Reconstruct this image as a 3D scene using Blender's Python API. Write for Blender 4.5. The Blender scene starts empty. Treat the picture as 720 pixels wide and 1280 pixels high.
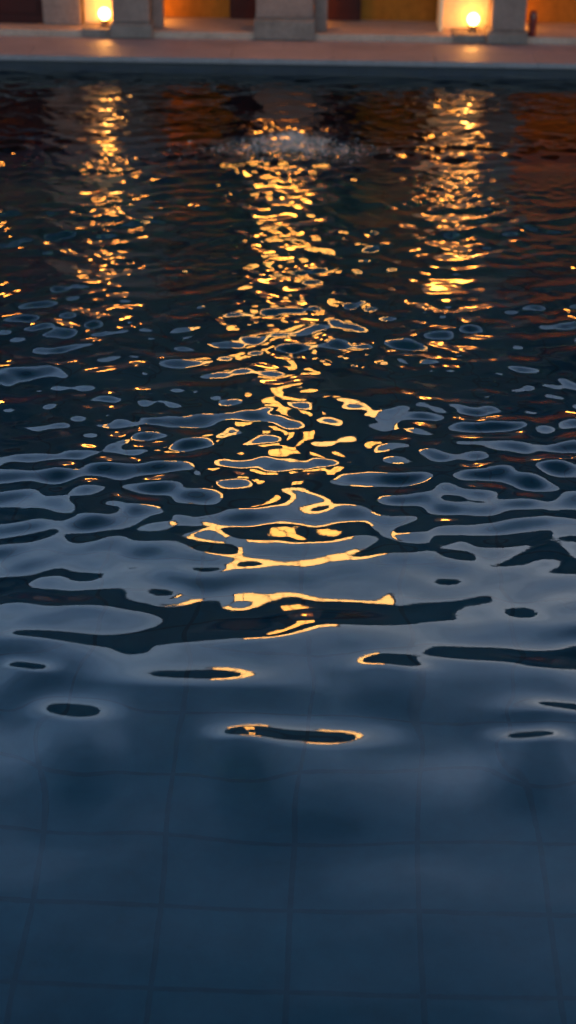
import bpy, bmesh, math, random
import numpy as np
R = math.radians
random.seed(4)
scene = bpy.context.scene
col = scene.collection

# ------------------------------------------------------------------ helpers
def new_mat(name):
    m = bpy.data.materials.new(name); m.use_nodes = True
    nt = m.node_tree; nt.nodes.clear()
    out = nt.nodes.new('ShaderNodeOutputMaterial')
    return m, nt, out

def mottled(name, c1, c2, scale=6.0, rough=.75, bump=.15, spec=.3, streak=(1, 1, 1), fine=60.0):
    """procedural surface: two tones broken by two noises, with a fine relief"""
    m, nt, out = new_mat(name)
    N = nt.nodes.new; L = nt.links.new
    tc = N('ShaderNodeTexCoord'); mp = N('ShaderNodeMapping'); mp.inputs['Scale'].default_value = streak
    L(tc.outputs['Object'], mp.inputs['Vector'])
    n1 = N('ShaderNodeTexNoise'); n1.inputs['Scale'].default_value = scale; n1.inputs['Detail'].default_value = 8
    n1.inputs['Roughness'].default_value = .65
    n2 = N('ShaderNodeTexNoise'); n2.inputs['Scale'].default_value = fine; n2.inputs['Detail'].default_value = 4
    L(mp.outputs[0], n1.inputs['Vector']); L(mp.outputs[0], n2.inputs['Vector'])
    rp = N('ShaderNodeValToRGB')
    rp.color_ramp.elements[0].position = .32; rp.color_ramp.elements[0].color = (*c1, 1)
    rp.color_ramp.elements[1].position = .68; rp.color_ramp.elements[1].color = (*c2, 1)
    L(n1.outputs['Fac'], rp.inputs['Fac'])
    mx = N('ShaderNodeMixRGB'); mx.blend_type = 'OVERLAY'; mx.inputs['Fac'].default_value = .35
    L(rp.outputs['Color'], mx.inputs['Color1']); L(n2.outputs['Fac'], mx.inputs['Color2'])
    p = N('ShaderNodeBsdfPrincipled')
    L(mx.outputs['Color'], p.inputs['Base Color'])
    mr = N('ShaderNodeMapRange'); mr.inputs['To Min'].default_value = rough - .12; mr.inputs['To Max'].default_value = min(1, rough + .12)
    L(n1.outputs['Fac'], mr.inputs['Value']); L(mr.outputs['Result'], p.inputs['Roughness'])
    p.inputs['Specular IOR Level'].default_value = spec
    b = N('ShaderNodeBump'); b.inputs['Strength'].default_value = bump; b.inputs['Distance'].default_value = .01
    L(n2.outputs['Fac'], b.inputs['Height']); L(b.outputs['Normal'], p.inputs['Normal'])
    L(p.outputs['BSDF'], out.inputs['Surface'])
    return m

def tiles(name, c1, c2, grout, w, h, joint, axes='XY', rough=.35, off=(0, 0), bump=.3, freq=0.0):
    """rectangular tiles on a real surface, size in metres"""
    m, nt, out = new_mat(name)
    N = nt.nodes.new; L = nt.links.new
    tc = N('ShaderNodeTexCoord'); sp = N('ShaderNodeSeparateXYZ'); cb = N('ShaderNodeCombineXYZ')
    L(tc.outputs['Object'], sp.inputs[0])
    for i, a in enumerate(axes):
        ad = N('ShaderNodeMath'); ad.operation = 'ADD'; ad.inputs[1].default_value = off[i] + 100 * (w if i == 0 else h)
        L(sp.outputs[a], ad.inputs[0]); L(ad.outputs[0], cb.inputs['XY'[i]])
    br = N('ShaderNodeTexBrick'); br.offset = freq; br.squash = 1
    br.inputs['Scale'].default_value = 1; br.inputs['Mortar Size'].default_value = joint
    br.inputs['Mortar Smooth'].default_value = .3; br.inputs['Bias'].default_value = 0
    br.inputs['Brick Width'].default_value = w; br.inputs['Row Height'].default_value = h
    br.inputs['Color1'].default_value = (*c1, 1); br.inputs['Color2'].default_value = (*c2, 1); br.inputs['Mortar'].default_value = (*grout, 1)
    L(cb.outputs[0], br.inputs['Vector'])
    n = N('ShaderNodeTexNoise'); n.inputs['Scale'].default_value = 3.5; n.inputs['Detail'].default_value = 9; n.inputs['Roughness'].default_value = .7
    L(tc.outputs['Object'], n.inputs['Vector'])
    mx = N('ShaderNodeMixRGB'); mx.blend_type = 'OVERLAY'; mx.inputs['Fac'].default_value = .7
    L(br.outputs['Color'], mx.inputs['Color1']); L(n.outputs['Fac'], mx.inputs['Color2'])
    p = N('ShaderNodeBsdfPrincipled'); L(mx.outputs['Color'], p.inputs['Base Color'])
    p.inputs['Roughness'].default_value = rough
    iv = N('ShaderNodeMath'); iv.operation = 'SUBTRACT'; iv.inputs[0].default_value = 1; L(br.outputs['Fac'], iv.inputs[1])
    b = N('ShaderNodeBump'); b.inputs['Strength'].default_value = bump; b.inputs['Distance'].default_value = .004
    L(iv.outputs[0], b.inputs['Height']); L(b.outputs['Normal'], p.inputs['Normal'])
    L(p.outputs['BSDF'], out.inputs['Surface'])
    return m

def glow(name, color, strength, clear=0.0):
    m, nt, out = new_mat(name)
    e = nt.nodes.new('ShaderNodeEmission'); e.inputs['Color'].default_value = (*color, 1); e.inputs['Strength'].default_value = strength
    if clear:
        t = nt.nodes.new('ShaderNodeBsdfTransparent'); mx = nt.nodes.new('ShaderNodeMixShader'); mx.inputs['Fac'].default_value = clear
        nt.links.new(e.outputs[0], mx.inputs[1]); nt.links.new(t.outputs[0], mx.inputs[2]); nt.links.new(mx.outputs[0], out.inputs['Surface'])
    else:
        nt.links.new(e.outputs[0], out.inputs['Surface'])
    return m

class MB:
    def __init__(s): s.bm = bmesh.new()
    def box(s, x0, x1, y0, y1, z0, z1, bev=0.0):
        t = bmesh.new(); bmesh.ops.create_cube(t, size=1)
        for v in t.verts:
            v.co = ((x0 + x1) / 2 + v.co.x * (x1 - x0), (y0 + y1) / 2 + v.co.y * (y1 - y0), (z0 + z1) / 2 + v.co.z * (z1 - z0))
        if bev: bmesh.ops.bevel(t, geom=t.edges[:], offset=bev, segments=2, affect='EDGES', profile=.6)
        s._add(t); return s
    def lathe(s, prof, c=(0, 0, 0), n=24):
        rings = []
        for r, z in prof:
            if r < 1e-6: rings.append([s.bm.verts.new((c[0], c[1], c[2] + z))])
            else: rings.append([s.bm.verts.new((c[0] + r * math.cos(2 * math.pi * i / n), c[1] + r * math.sin(2 * math.pi * i / n), c[2] + z)) for i in range(n)])
        for a, b in zip(rings, rings[1:]):
            for i in range(n):
                j = (i + 1) % n
                if len(a) == 1 and len(b) == 1: continue
                if len(a) == 1: s.bm.faces.new((a[0], b[j], b[i]))
                elif len(b) == 1: s.bm.faces.new((a[i], a[j], b[0]))
                else: s.bm.faces.new((a[i], a[j], b[j], b[i]))
        return s
    def tube(s, pts, r, n=8):
        from mathutils import Vector
        rings = []
        pts = [Vector(p) for p in pts]
        for i, p in enumerate(pts):
            d = (pts[min(i + 1, len(pts) - 1)] - pts[max(i - 1, 0)]).normalized()
            a = d.cross(Vector((1, 0, 0)) if abs(d.x) < .9 else Vector((0, 1, 0))).normalized(); b = d.cross(a)
            rings.append([s.bm.verts.new(p + r * (a * math.cos(2 * math.pi * k / n) + b * math.sin(2 * math.pi * k / n))) for k in range(n)])
        for a, b in zip(rings, rings[1:]):
            for k in range(n): s.bm.faces.new((a[k], a[(k + 1) % n], b[(k + 1) % n], b[k]))
        s.bm.faces.new(rings[0][::-1]); s.bm.faces.new(rings[-1]); return s
    def _add(s, t):
        me = bpy.data.meshes.new('t'); t.to_mesh(me); t.free(); s.bm.from_mesh(me); bpy.data.meshes.remove(me)
    def build(s, name, mat, parent=None, smooth=False, kind=None):
        bmesh.ops.recalc_face_normals(s.bm, faces=s.bm.faces[:])
        me = bpy.data.meshes.new(name); s.bm.to_mesh(me); s.bm.free()
        me.materials.append(mat)
        if smooth:
            for p in me.polygons: p.use_smooth = True
        o = bpy.data.objects.new(name, me); col.objects.link(o)
        if parent: o.parent = parent
        if kind: o['kind'] = kind
        return o

def thing(name, label, cat, loc=(0, 0, 0), group=None):
    o = bpy.data.objects.new(name, None); col.objects.link(o); o.location = loc; o.empty_display_size = .1
    o['label'] = label; o['category'] = cat
    if group: o['group'] = group
    return o

def copy_thing(root, loc, label):
    r = root.copy(); col.objects.link(r); r.location = loc; r['label'] = label
    for ch in list(root.children):
        c = ch.copy(); col.objects.link(c); c.parent = r
        for g in list(ch.children):
            d = g.copy(); col.objects.link(d); d.parent = c
    return r

# ------------------------------------------------------------------ materials
stone = mottled('stone', (.155, .11, .095), (.235, .17, .145), 5, .8, .35, .2)
plinth_stone = mottled('plinth_stone', (.13, .105, .09), (.20, .16, .14), 9, .85, .4, .2)
deck_stone = tiles('deck_stone', (.195, .16, .165), (.215, .175, .18), (.15, .125, .13), .6, .58, .004, 'XY', .5, (0, -9.05), .15, .5)
coping_stone = mottled('coping_stone', (.19, .165, .17), (.24, .20, .205), 8, .55, .25, .3)
plaster = mottled('ochre_plaster', (.21, .075, .010), (.31, .115, .018), 4, .9, .3, .1, (1, 1, .5), 40)
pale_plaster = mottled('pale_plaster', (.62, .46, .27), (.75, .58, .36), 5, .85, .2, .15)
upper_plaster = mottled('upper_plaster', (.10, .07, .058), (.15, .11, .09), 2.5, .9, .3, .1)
step_stone = mottled('step_stone', (.28, .20, .155), (.38, .28, .22), 7, .6, .25, .25)
red_paint = mottled('dark_red_paint', (.022, .0012, .0012), (.036, .0025, .0025), 5, .6, .15, .25, (6, 6, .6))
roof_mat = mottled('dark_roof', (.05, .04, .035), (.08, .06, .05), 8, .8, .3, .2)
iron = mottled('dark_iron', (.02, .018, .016), (.04, .034, .03), 20, .5, .2, .5)
brass = mottled('aged_brass', (.20, .09, .025), (.30, .14, .04), 25, .4, .2, .5)
glaze = mottled('red_glaze', (.10, .008, .006), (.16, .016, .012), 12, .3, .1, .5)
pool_tile = tiles('pool_floor_tile', (.018, .21, .255), (.02, .225, .27), (.012, .125, .155), .354, .272, .009, 'XY', .4, (.065, .176), .2)
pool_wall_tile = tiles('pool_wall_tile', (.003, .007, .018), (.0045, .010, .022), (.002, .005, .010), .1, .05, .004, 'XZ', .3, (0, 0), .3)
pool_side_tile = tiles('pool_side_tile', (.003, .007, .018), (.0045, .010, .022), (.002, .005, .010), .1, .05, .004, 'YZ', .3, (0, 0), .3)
earth = mottled('earth', (.05, .045, .03), (.08, .07, .05), 1.5, .95, .4, .1)
globe_glow = glow('lamp_globe_glow', (1, .40, .075), 12, .15)
hang_glow = glow('lantern_globe_glow', (1, .35, .045), 9, .1)
added_window_glow = glow('added_window_glow', (1, .43, .08), 3.2)
sky_glass = glow('skylight_glow', (1, .50, .14), 3.3)

# ------------------------------------------------------------------ pool
PX0, PX1, PY0, PY1 = -5.0, 5.0, .55, 9.10      # pool edges
FREE = .10; DEPTH = 1.3
def sheet(name, x0, x1, y0, y1, z, m, kind='structure'):
    b = MB(); v = [b.bm.verts.new(p) for p in ((x0, y0, z), (x1, y0, z), (x1, y1, z), (x0, y1, z))]; b.bm.faces.new(v)
    return b.build(name, m, kind=kind)
sheet('pool_floor', PX0, PX1, PY0, PY1, -DEPTH, pool_tile)
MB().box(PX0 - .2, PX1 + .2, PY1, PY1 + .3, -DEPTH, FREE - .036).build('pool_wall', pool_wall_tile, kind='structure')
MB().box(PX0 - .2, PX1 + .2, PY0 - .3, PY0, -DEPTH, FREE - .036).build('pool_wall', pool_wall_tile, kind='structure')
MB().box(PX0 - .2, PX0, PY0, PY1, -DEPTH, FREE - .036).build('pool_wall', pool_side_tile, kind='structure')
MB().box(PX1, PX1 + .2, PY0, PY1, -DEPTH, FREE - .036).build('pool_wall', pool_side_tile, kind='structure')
cp = MB()                                         # coping slabs with joints
x = -6.0
while x < 6.0:
    cp.box(x + .001, x + .599, PY1 - .022, PY1 + .24, FREE - .030, FREE, .002); cp.box(x + .001, x + .599, PY0 - .3, PY0 + .02, FREE - .030, FREE, .002); x += .6
y = PY0 + .022
while y < PY1 - .1:
    y1 = min(y + .596, PY1 - .026)
    for xa, xb in ((PX0 - .3, PX0 + .022), (PX1 - .022, PX1 + .3)): cp.box(xa, xb, y + .002, y1, FREE - .030, FREE, .002)
    y += .6
cp.build('pool_coping', coping_stone, kind='structure')
b = MB()                                          # deck ring round the pool, then open ground to the horizon
def ring(b, a, c, z):
    o = [b.bm.verts.new((p[0], p[1], z)) for p in ((a[0], a[2]), (a[1], a[2]), (a[1], a[3]), (a[0], a[3]))]
    i = [b.bm.verts.new((p[0], p[1], z)) for p in ((c[0], c[2]), (c[1], c[2]), (c[1], c[3]), (c[0], c[3]))]
    for k in range(4): b.bm.faces.new((o[k], o[(k + 1) % 4], i[(k + 1) % 4], i[k]))
ring(b, (-9, 9, -5, 13), (PX0 - .3, PX1 + .3, PY0 - .3, PY1 + .24), FREE - .004)
b.build('deck', deck_stone, kind='structure')
b = MB(); ring(b, (-400, 400, -400, 400), (-6, 6, -.5, 10.5), FREE - .03); b.build('ground', earth, kind='structure')

# ------------------------------------------------------------------ water : a real rippled surface
def axis(a, b, ca, cb, fine, coarse):
    return np.concatenate([np.arange(a, ca, coarse), np.arange(ca, cb, fine), np.arange(cb, b, coarse), [b]])
xs = axis(PX0, PX1, -2.5, 2.2, .0095, .03)
ys = np.concatenate([np.arange(PY0, 1.7, .03), np.arange(1.7, 3.5, .006), np.arange(3.5, PY1, .0095), [PY1]])
X, Y = np.meshgrid(xs, ys)
rng = np.random.default_rng(11)
SX, SY = -.195, 7.53                              # where the jet breaks the surface
def smoothstep(t, a, b):
    t = np.clip((t - a) / (b - a), 0, 1); return t * t * (3 - 2 * t)
def curve(v, pts): return np.interp(v, [p[0] for p in pts], [p[1] for p in pts])
def field(lmin, lmax, n, spread, slope, centre=90.0):
    """sum of n plane ripples, normalised to unit rms slope"""
    h = np.zeros_like(X)
    for _ in range(n):
        lam = math.exp(rng.uniform(math.log(lmin), math.log(lmax))); k = 2 * math.pi / lam
        th = R(centre + rng.normal(0, spread)); ph = rng.uniform(0, 2 * math.pi)
        # a slight bend of each crest so that rows never line up
        bx = .06 * lam / .3 * np.sin(1.7 * X / max(lam, .2) * .6 + rng.uniform(0, 6))
        h += np.cos(k * (math.cos(th) * X + math.sin(th) * (Y + bx)) + ph) / k
    return h / math.sqrt(n / 2) * slope
def patch(scale, lo, hi):
    p = np.zeros_like(X)
    for _ in range(9):
        th = rng.uniform(0, math.pi * 2); k = 2 * math.pi / (scale * rng.uniform(.6, 1.7))
        p += np.cos(k * (math.cos(th) * X * .6 + math.sin(th) * Y) + rng.uniform(0, 6.28))
    return lo + (hi - lo) * smoothstep(p / 2.1, -1.2, 1.2)
D = math.radians
H = np.zeros_like(X)
#                 band              n  spread slope            envelope over the distance Y
H += field(.70, 1.30, 14, 24, 1) * curve(Y, [(1.9, D(.2)), (2.6, D(.35)), (3.6, D(.8)), (5, D(1.0)), (9, D(.8))])
H += field(.32, .55, 34, 22, 1) * patch(1.1, .25, 1.45) * curve(Y, [(1.8, D(.1)), (2.2, D(.25)), (2.6, D(.6)), (3.0, D(1.15)), (3.5, D(1.2)), (5.0, D(1.2)), (9, D(1.1))])
H += field(.17, .32, 50, 28, 1) * patch(.9, .35, 1.4) * curve(Y, [(2.2, D(.0)), (2.8, D(.45)), (3.3, D(1.5)), (4.0, D(2.1)), (5.0, D(2.6)), (6.5, D(2.6)), (9, D(2.3))])
H += field(.10, .17, 60, 34, 1) * patch(.7, .4, 1.35) * curve(Y, [(3.0, D(.1)), (3.4, D(1.8)), (4.0, D(4.0)), (5.0, D(5.3)), (7.0, D(5.0)), (9, D(4.6))])
H += field(.055, .10, 60, 44, 1) * patch(.6, .35, 1.3) * curve(Y, [(3.6, 0), (4.2, D(1.4)), (5.2, D(3.4)), (6.5, D(4.6)), (7.5, D(5.2)), (9, D(5.0))])
# the last ripples that run into the calm water: (x, y, half length, half width, steepness in degrees)
for (cx, cy, a, b, st) in ((-.59, 2.88, .080, .037, 8.6), (-.01, 2.81, .165, .042, 8.6), (-.31, 3.02, .20, .043, 8.2), (-.23, 3.23, .22, .055, 6.5),
                           (.18, 3.10, .084, .036, 8), (-.17, 2.795, .06, .022, 6.5), (.40, 3.16, .16, .039, 6.5), (.50, 2.83, .075, .026, 10),
                           (.60, 2.94, .11, .028, 9.5), (-.71, 3.05, .055, .02, 9), (-.74, 3.36, .22, .039, 6), (-.69, 3.18, .11, .025, 7), (.12, 3.33, .27, .045, 5.5), (.62, 3.13, .12, .032, 6.5)):
    tilt = rng.normal(0, .05); u = (X - cx) + .15 * rng.normal() * (Y - cy); v = (Y - cy) - tilt * (X - cx) - .25 * b * np.sin((X - cx) / a * 2 + rng.uniform(0, 6))
    bb = b * 1.8
    vv = v + bb * .7; wide = np.where(vv < 0, 3.6 * bb, bb)      # a long back and a short face
    H += math.tan(R(st * 1.32)) * bb / .86 * np.exp(-np.abs(u / (a * 1.25)) ** 2.6 - (vv / wide) ** 2)
r = np.sqrt((X - SX) ** 2 + (Y - SY) ** 2)
H += .0035 * np.cos(2 * math.pi * r / .16) * np.exp(-r / .9) / (1 + 2 * r)
H += .012 * np.exp(-(r / .12) ** 2) + rng.normal(0, 1, X.shape) * .0016 * np.exp(-((X - SX) / .45) ** 2 - ((Y - SY) / .16) ** 2)
edge = smoothstep(X, PX0, PX0 + .15) * smoothstep(-X, -PX1, -PX1 + .15)
H *= edge
ny, nx = X.shape
co = np.stack([X.ravel(), Y.ravel(), H.ravel()], 1).astype(np.float32)
idx = np.arange(nx * ny).reshape(ny, nx)
q = np.stack([idx[:-1, :-1], idx[:-1, 1:], idx[1:, 1:], idx[1:, :-1]], -1).reshape(-1, 4).astype(np.int32)
me = bpy.data.meshes.new('water')
me.vertices.add(len(co)); me.vertices.foreach_set('co', co.ravel())
me.loops.add(q.size); me.loops.foreach_set('vertex_index', q.ravel())
me.polygons.add(len(q)); me.polygons.foreach_set('loop_start', np.arange(0, q.size, 4, dtype=np.int32))
me.update(); me.validate()
me.polygons.foreach_set('use_smooth', np.ones(len(me.polygons), dtype=bool))
wm, nt, out = new_mat('pool_water')
N = nt.nodes.new; L = nt.links.new
fr = N('ShaderNodeFresnel'); fr.inputs['IOR'].default_value = 1.62
tn = N('ShaderNodeTexNoise'); tn.inputs['Scale'].default_value = 26; tn.inputs['Detail'].default_value = 2
tc = N('ShaderNodeTexCoord'); L(tc.outputs['Object'], tn.inputs['Vector'])
bp = N('ShaderNodeBump'); bp.inputs['Strength'].default_value = .05; bp.inputs['Distance'].default_value = .002
L(tn.outputs['Fac'], bp.inputs['Height'])
gl = N('ShaderNodeBsdfGlossy'); gl.inputs['Roughness'].default_value = .02; gl.inputs['Color'].default_value = (1, 1, 1, 1)
rf = N('ShaderNodeBsdfRefraction'); rf.inputs['IOR'].default_value = 1.33; rf.inputs['Roughness'].default_value = 0
rf.inputs['Color'].default_value = (.58, .95, 1, 1)
for s_ in (gl, rf, fr): L(bp.outputs['Normal'], s_.inputs['Normal'])
mx = N('ShaderNodeMixShader'); L(fr.outputs[0], mx.inputs['Fac']); L(rf.outputs[0], mx.inputs[1]); L(gl.outputs[0], mx.inputs[2])
L(mx.outputs[0], out.inputs['Surface'])
me.materials.append(wm)
water = bpy.data.objects.new('water', me); col.objects.link(water); water['kind'] = 'structure'

# ------------------------------------------------------------------ splash
dm, nt, out = new_mat('spray')
p = nt.nodes.new('ShaderNodeBsdfPrincipled'); p.inputs['Base Color'].default_value = (.92, .88, .84, 1)
p.inputs['Roughness'].default_value = .08; p.inputs['IOR'].default_value = 1.33; p.inputs['Transmission Weight'].default_value = .7
nt.links.new(p.outputs[0], out.inputs['Surface'])
vs, fs = [], []
ico = bmesh.new(); bmesh.ops.create_icosphere(ico, subdivisions=1, radius=1)
iv = np.array([v.co[:] for v in ico.verts]); ifc = np.array([[v.index for v in f.verts] for f in ico.faces]); ico.free()
nV = 0
for k in range(3800):
    a = rng.uniform(0, 2 * math.pi); rr = abs(rng.normal(0, .5))
    if k % 3 == 0: rr *= .45
    dx, dy = rr * .52 * math.cos(a), rr * .17 * math.sin(a)
    top = .085 * math.exp(-(abs(dx) / .26) ** 1.5) + .012
    z = .004 + top * rng.random() ** 1.5
    s0 = float(np.clip(rng.lognormal(math.log(.0016), .5), .0008, .006))
    sc = np.array([s0, s0, s0 * rng.uniform(.9, 1.5)])
    vs.append(iv * sc + np.array([dx, dy, z])); fs.append(ifc + nV); nV += len(iv)
me = bpy.data.meshes.new('water_splash'); me.from_pydata(np.concatenate(vs).tolist(), [], np.concatenate(fs).tolist()); me.update()
me.polygons.foreach_set('use_smooth', np.ones(len(me.polygons), dtype=bool)); me.materials.append(dm)
sp = bpy.data.objects.new('water_splash', me); col.objects.link(sp); sp.location = (SX, SY, 0)
sp['label'] = 'low splash of droplets breaking the pool surface near the far edge'; sp['category'] = 'splash'

# ------------------------------------------------------------------ the colonnade
bl = thing('colonnade', 'stone colonnade with glowing ochre bays and dark red doors behind the pool', 'building', (0, 9.6, FREE))
BY, BZ = 9.6, FREE                                 # parts below are written in world metres and shifted to the thing's base
def part(mb, name, mat, parent=bl, smooth=False):
    bmesh.ops.translate(mb.bm, verts=mb.bm.verts[:], vec=(0, -BY, -BZ)); return mb.build(name, mat, parent, smooth)
G = FREE
WB = 10.03                                         # back wall plane
LINT = 1.75; TOP = 3.15
part(MB().box(-6.5, 6.5, 9.605, WB, G - .06, G + .035, .005), 'step', step_stone)
part(MB().box(-6.5, 6.5, WB, WB + .2, G - .06, TOP - .1), 'back_wall', plaster)
part(MB().box(-6.5, 6.5, 9.80, WB - .003, LINT + .08, LINT + .2), 'ceiling', upper_plaster)
part(MB().box(-6.5, 6.5, 9.58, 9.80, LINT, TOP, .01), 'upper_wall', upper_plaster)
part(MB().box(-6.55, 6.55, 9.53, 9.577, LINT + .08, LINT + .16, .01).box(-6.55, 6.55, 9.545, 9.576, LINT + .163, LINT + .2, .006), 'string_course', stone)
part(MB().box(-6.6, 6.6, 9.47, 10.28, TOP + .003, TOP + .045, .012).box(-6.56, 6.56, 9.5, 9.577, TOP - .05, TOP, .01), 'cornice', stone)
part(MB().box(-6.55, 6.55, 9.83, 10.2, TOP + .048, TOP + .08), 'roof', roof_mat)
for sx in (-6.5, 6.3): part(MB().box(sx, sx + .2, 9.803, WB - .003, G + .036, LINT + .078), 'end_wall', upper_plaster)
def window(cx):
    w = part(MB().box(cx - .27, cx + .27, 9.555, 9.578, 2.2, 2.86, .006), 'window', stone)
    part(MB().box(cx - .22, cx - .004, 9.535, 9.553, 2.25, 2.81, .004).box(cx + .004, cx + .22, 9.535, 9.553, 2.25, 2.81, .004), 'shutter', red_paint, w)
for cx in (-4.2, -2.2, 1.65, 3.6): window(cx)

def pillar(x0, x1, jamb=0, ph=.1, out=.018, y0=9.585):
    """shaft with a plinth (two blocks, a bevelled top) and, where seen, a set-back jamb on one flank"""
    s = MB().box(x0, x1, y0, 9.79, G + ph, LINT - .09, .012)
    if jamb: s.box(x1 + .002, x1 + jamb, y0 + .09, 9.788, G + .036, LINT - .092, .006)
    o = part(s, 'pillar', stone)
    part(MB().box(x0 - out, x1 + out * .8, y0 - out, 9.80, G, G + ph - .012, .008).box(x0 - out * .5, x1 + out * .4, y0 - out * .5, 9.795, G + ph - .0115, G + ph - .001, .004), 'plinth', plinth_stone, o)
    part(MB().box(x0 - .03, x1 + .03, y0 - .03, 9.80, LINT - .088, LINT - .003, .012), 'capital', stone, o)
    return o
pillar(-1.362, -1.13, .07, .09)
pillar(-.477, -.125, .085, .13, .012)
pillar(.965, 1.172, 0, .075, .024)
pillar(-2.66, -2.34, 0, .11); pillar(1.82, 2.1, .07, .11)
for xa in (-3.5, -4.6, -5.7, 2.75, 3.85, 4.95): pillar(xa, xa + .3, 0, .11)
# slim set-back pier beside the first niche
pr = part(MB().box(-1.818, -1.578, 9.74, 9.93, G + .036, LINT + .078, .01), 'pier', stone)
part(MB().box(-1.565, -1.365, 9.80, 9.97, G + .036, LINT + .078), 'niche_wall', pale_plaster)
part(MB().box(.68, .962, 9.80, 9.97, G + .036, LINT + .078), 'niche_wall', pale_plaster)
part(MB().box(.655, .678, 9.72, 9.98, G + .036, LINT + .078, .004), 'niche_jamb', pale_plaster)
part(MB().box(-1.556, -1.385, 9.592, 9.795, G, G + .046, .006), 'ledge', plinth_stone)
part(MB().box(.737, .938, 9.592, 9.795, G, G + .046, .006), 'ledge', plinth_stone)
def door(x0, x1, y, top=1.6):
    d = part(MB().box(x0, x1, y - .03, y - .003, G + .036, top, .004), 'door', red_paint)
    w = (x1 - x0)
    part(MB().box(x0 + .03, x1 - .03, y - .038, y - .031, G + .10, G + .6, .003).box(x0 + .03, x1 - .03, y - .038, y - .031, G + .68, top - .1, .003), 'door_panel', red_paint, d)
    part(MB().lathe([(0, -.012), (.012, -.008), (.014, 0), (.012, .008), (0, .012)], (x1 - .03, y - .045, G + .64), 12), 'handle', brass, d, True)
door(-2.34, -1.822, 9.80)
part(MB().box(-2.34, -1.58, 9.80, 9.84, G + .036, LINT + .078), 'side_wall', upper_plaster)
door(-.665, -.47, WB); door(-.075, .172, WB)
door(2.2, 2.55, WB); door(-3.1, -2.7, WB); door(3.2, 3.6, WB); door(-4.2, -3.8, WB)

lw = part(MB().box(-.45, -.05, 9.555, 9.578, 1.98, 2.02, .004).box(-.45, -.05, 9.555, 9.578, 2.76, 2.80, .004).box(-.45, -.41, 9.555, 9.578, 2.022, 2.758, .004).box(-.09, -.05, 9.555, 9.578, 2.022, 2.758, .004), 'window', stone)  # lit window added out of view to fill the centre streak on the water
part(MB().box(-.407, -.093, 9.562, 9.577, 2.023, 2.757), 'added_glow_pane', added_window_glow, lw)
part(MB().box(-.26, -.24, 9.552, 9.560, 2.024, 2.756, .002).box(-.405, -.262, 9.552, 9.560, 2.38, 2.40, .002).box(-.238, -.095, 9.552, 9.560, 2.38, 2.40, .002), 'glazing_bar', iron, lw)
# lit glass lantern of the roof, standing on the middle of the cornice
rl = part(MB().box(-.85, .35, 9.50, 10.1, TOP + .046, TOP + .075, .006).box(-.87, .37, 9.48, 10.12, TOP + .352, TOP + .365, .004), 'skylight', iron)
part(MB().box(-.825, .325, 9.53, 10.07, TOP + .077, TOP + .35), 'skylight_glass', sky_glass, rl)
gb = None
for i in range(7):
    xx = -.835 + i * .195; part(MB().box(xx - .006, xx + .006, 9.515, 9.528, TOP + .077, TOP + .35), "glazing_bar", iron, rl)

# ------------------------------------------------------------------ lamps
def point(name, loc, w, c, rad, parent=None):
    l = bpy.data.lights.new(name, 'POINT'); l.energy = w; l.color = c; l.shadow_soft_size = rad
    o = bpy.data.objects.new(name, l); col.objects.link(o); o.location = loc
    if parent: o.parent = parent
    return o
WARM = (1, .38, .065)
def candle_lamp(loc, label, watt, group='round candle lamps on the colonnade floor'):
    t = thing('candle_lamp', label, 'lamp', loc, group)
    MB().lathe([(0, 0), (.026, 0), (.028, .004), (.019, .010), (.022, .022), (.030, .034), (.031, .038), (0, .036)], n=28).build('base', brass, t, True)
    MB().lathe([(.018, .0385)] + [(.036 * math.sin(a), .072 - .036 * math.cos(a)) for a in np.linspace(.55, math.pi, 14)], n=28).build('globe', globe_glow, t, True)
    point('flame', (0, 0, .074), watt, WARM, .033, t)
    return t
candle_lamp((-1.425, 9.70, G + .0465), 'round glowing candle lamp on the ledge beside the slim set-back pier', .95)
candle_lamp((.862, 9.70, G + .0465), 'round glowing candle lamp on the ledge beside the dark red vase', .8)
for xx, w, lab in ((-1.12, .7, 'added fill lamp hidden behind the pillar next to the lamp on its ledge'), (-.19, .7, 'added fill lamp hidden behind the wide middle pillar'),
                   (1.12, .7, 'added fill lamp hidden on the floor behind the dark red vase'), (-2.5, 1.2, 'added fill lamp hidden behind the outermost pillar, past the red door'),
                   (1.96, .9, 'added fill lamp hidden behind the pillar past the vase bay')):
    candle_lamp((xx, 9.87, G + .0355), lab, w)  # added lamps, tucked out of sight to brighten the back walls

def wall_lantern(loc, label):
    t = thing('wall_lantern', label, 'lantern', loc, 'iron bracket lanterns on the pillars')
    MB().box(-.03, .03, .035, .045, -.07, .14, .003).tube([(0, .04, .1), (0, .0, .13), (0, -.06, .14), (0, -.1, .125), (0, -.1, .085)], .006).build('bracket', iron, t)
    MB().lathe([(.0, .10), (.02, .095), (.075, .062), (.08, .053), (.0, .0535)], (0, -.1, 0), 20).build('cap', iron, t, True)
    MB().lathe([(0, -.17), (.05, -.165), (.082, -.11), (.09, -.04), (.075, .03), (.055, .05), (0, .052)], (0, -.1, 0), 24).build('globe', hang_glow, t, True)
    point('flame', (0, -.1, -.05), 1.2, WARM, .07, t)
    return t
wl = wall_lantern((-.30, 9.54, 1.0), 'iron bracket lantern on the wide middle pillar')
copy_thing(wl, (-2.38, 9.54, 1.15), 'iron bracket lantern on the outermost pillar beside the red door')
copy_thing(wl, (1.87, 9.54, 1.15), 'iron bracket lantern on the pillar past the dark red vase')

copy_thing(wl, (.80, 9.79, 1.3), 'small bracket lantern added for its light, high in the niche nearest the dark red vase').scale = (.6, .6, .6)  # added to light the upper niche and strengthen its reflection
copy_thing(wl, (-1.47, 9.79, 1.4), 'small bracket lantern added for its streak, high in the niche beside the slim pier').scale = (.5, .5, .5)  # added unseen source that strengthens the left streak on the water
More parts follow.
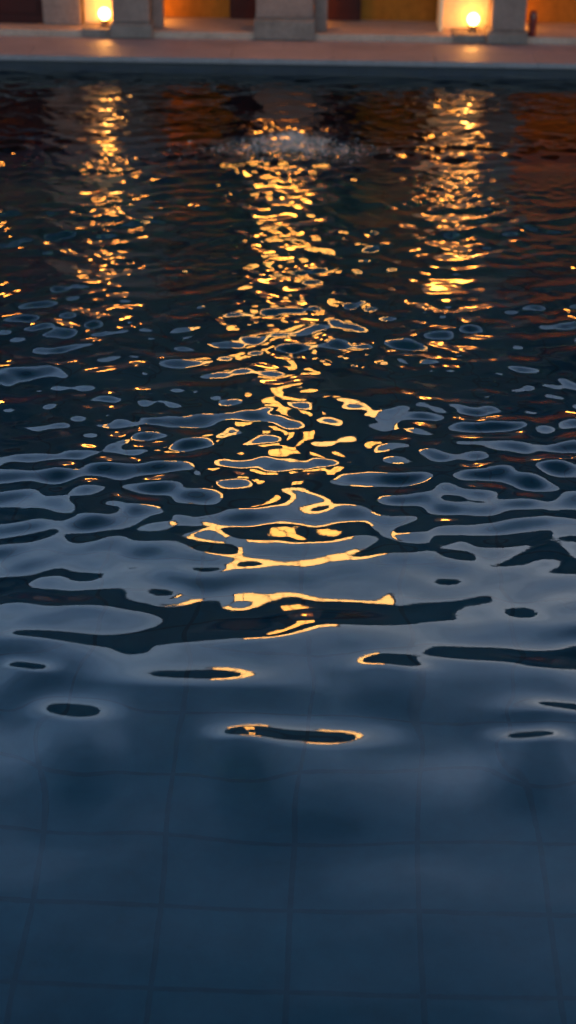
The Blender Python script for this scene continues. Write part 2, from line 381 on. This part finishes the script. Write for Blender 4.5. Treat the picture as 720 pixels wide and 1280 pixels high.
# tall red glazed vase at the foot of the last pillar
vz = thing('vase', 'small tall dark red glazed vase at the foot of a pillar', 'vase', (1.222, 9.635, G + .0355))
MB().lathe([(0, 0), (.023, 0), (.025, .004), (.024, .03), (.027, .10), (.027, .125), (.022, .14), (.024, .148), (.021, .148), (.018, .138), (0, .13)], n=28).build('body', glaze, vz, True)

# ------------------------------------------------------------------ sky and light
SUN_EL, SUN_ROT = 6.0, 15.0
w = bpy.data.worlds.new('World'); scene.world = w; w.use_nodes = True
nt = w.node_tree; nt.nodes.clear(); N = nt.nodes.new; L = nt.links.new
wo = N('ShaderNodeOutputWorld'); bg = N('ShaderNodeBackground'); bg.inputs['Strength'].default_value = .15
sk = N('ShaderNodeTexSky'); sk.sky_type = 'NISHITA'; sk.sun_disc = False; sk.sun_elevation = R(SUN_EL); sk.sun_rotation = R(SUN_ROT)
sk.ozone_density = 1.5
tc = N('ShaderNodeTexCoord'); se = N('ShaderNodeSeparateXYZ'); L(tc.outputs['Generated'], se.inputs[0])
rp = N('ShaderNodeValToRGB'); cr = rp.color_ramp         # the dusk: bright low bank of sky, deep blue overhead
for pos, c in ((0, (.05, .05, .06)), (.03, (.74, .72, .80)), (.40, (.79, .84, .93)), (.50, (.76, .82, .94)), (.60, (.66, .74, .90)), (.70, (.37, .43, .54)), (.80, (.095, .125, .165)), (1, (.045, .08, .12))):
    e = cr.elements.new(pos) if pos not in (0, 1) else cr.elements[0 if pos == 0 else -1]; e.position = pos; e.color = (*c, 1)
L(se.outputs['Z'], rp.inputs['Fac'])
cn = N('ShaderNodeTexNoise'); cn.inputs['Scale'].default_value = 2.6; cn.inputs['Detail'].default_value = 5; cn.inputs['Roughness'].default_value = .7
mp = N('ShaderNodeMapping'); mp.inputs['Scale'].default_value = (1, 1, 3.5); L(tc.outputs['Generated'], mp.inputs['Vector']); L(mp.outputs[0], cn.inputs['Vector'])
cm = N('ShaderNodeMapRange'); cm.inputs['From Min'].default_value = .35; cm.inputs['From Max'].default_value = .68; cm.inputs['To Min'].default_value = .78; cm.inputs['To Max'].default_value = 1.3
L(cn.outputs['Fac'], cm.inputs['Value'])
m1 = N('ShaderNodeMixRGB'); m1.blend_type = 'MULTIPLY'; m1.inputs['Fac'].default_value = 1
L(sk.outputs[0], m1.inputs['Color1']); L(rp.outputs['Color'], m1.inputs['Color2'])
m2 = N('ShaderNodeVectorMath'); m2.operation = 'SCALE'; L(m1.outputs[0], m2.inputs[0]); L(cm.outputs[0], m2.inputs['Scale'])
L(m2.outputs[0], bg.inputs['Color']); L(bg.outputs[0], wo.inputs['Surface'])
sl = bpy.data.lights.new('sun', 'SUN'); sl.energy = .03; sl.angle = R(15); sl.color = (1, .8, .7)
so = bpy.data.objects.new('sun', sl); col.objects.link(so); so.rotation_euler = (R(90 - SUN_EL), 0, R(180 - SUN_ROT))

# ------------------------------------------------------------------ camera
cd = bpy.data.cameras.new('camera'); cam = bpy.data.objects.new('camera', cd); col.objects.link(cam)
cd.sensor_fit = 'VERTICAL'; cd.sensor_height = 36; cd.lens = 1900 / 1280 * 36; cd.clip_start = .05; cd.clip_end = 1500
from mathutils import Matrix
cam.matrix_world = Matrix.Translation((0, 0, 2.2)) @ Matrix.Rotation(R(1.5), 4, 'Z') @ Matrix.Rotation(R(90 - 29.6), 4, 'X') @ Matrix.Rotation(R(.55), 4, 'Z')
cd.dof.use_dof = True; cd.dof.focus_distance = 4.5; cd.dof.aperture_fstop = 2.1; cd.dof.aperture_blades = 0
scene.camera = cam
vs_ = scene.view_settings; vs_.view_transform = 'Standard'; vs_.look = 'None'; vs_.exposure = 2; vs_.gamma = 1
scene.cycles.use_denoising = True
scene.cycles.sample_clamp_indirect = 8
scene.cycles.sample_clamp_direct = 0
scene.cycles.max_bounces = 8
scene.cycles.caustics_reflective = False
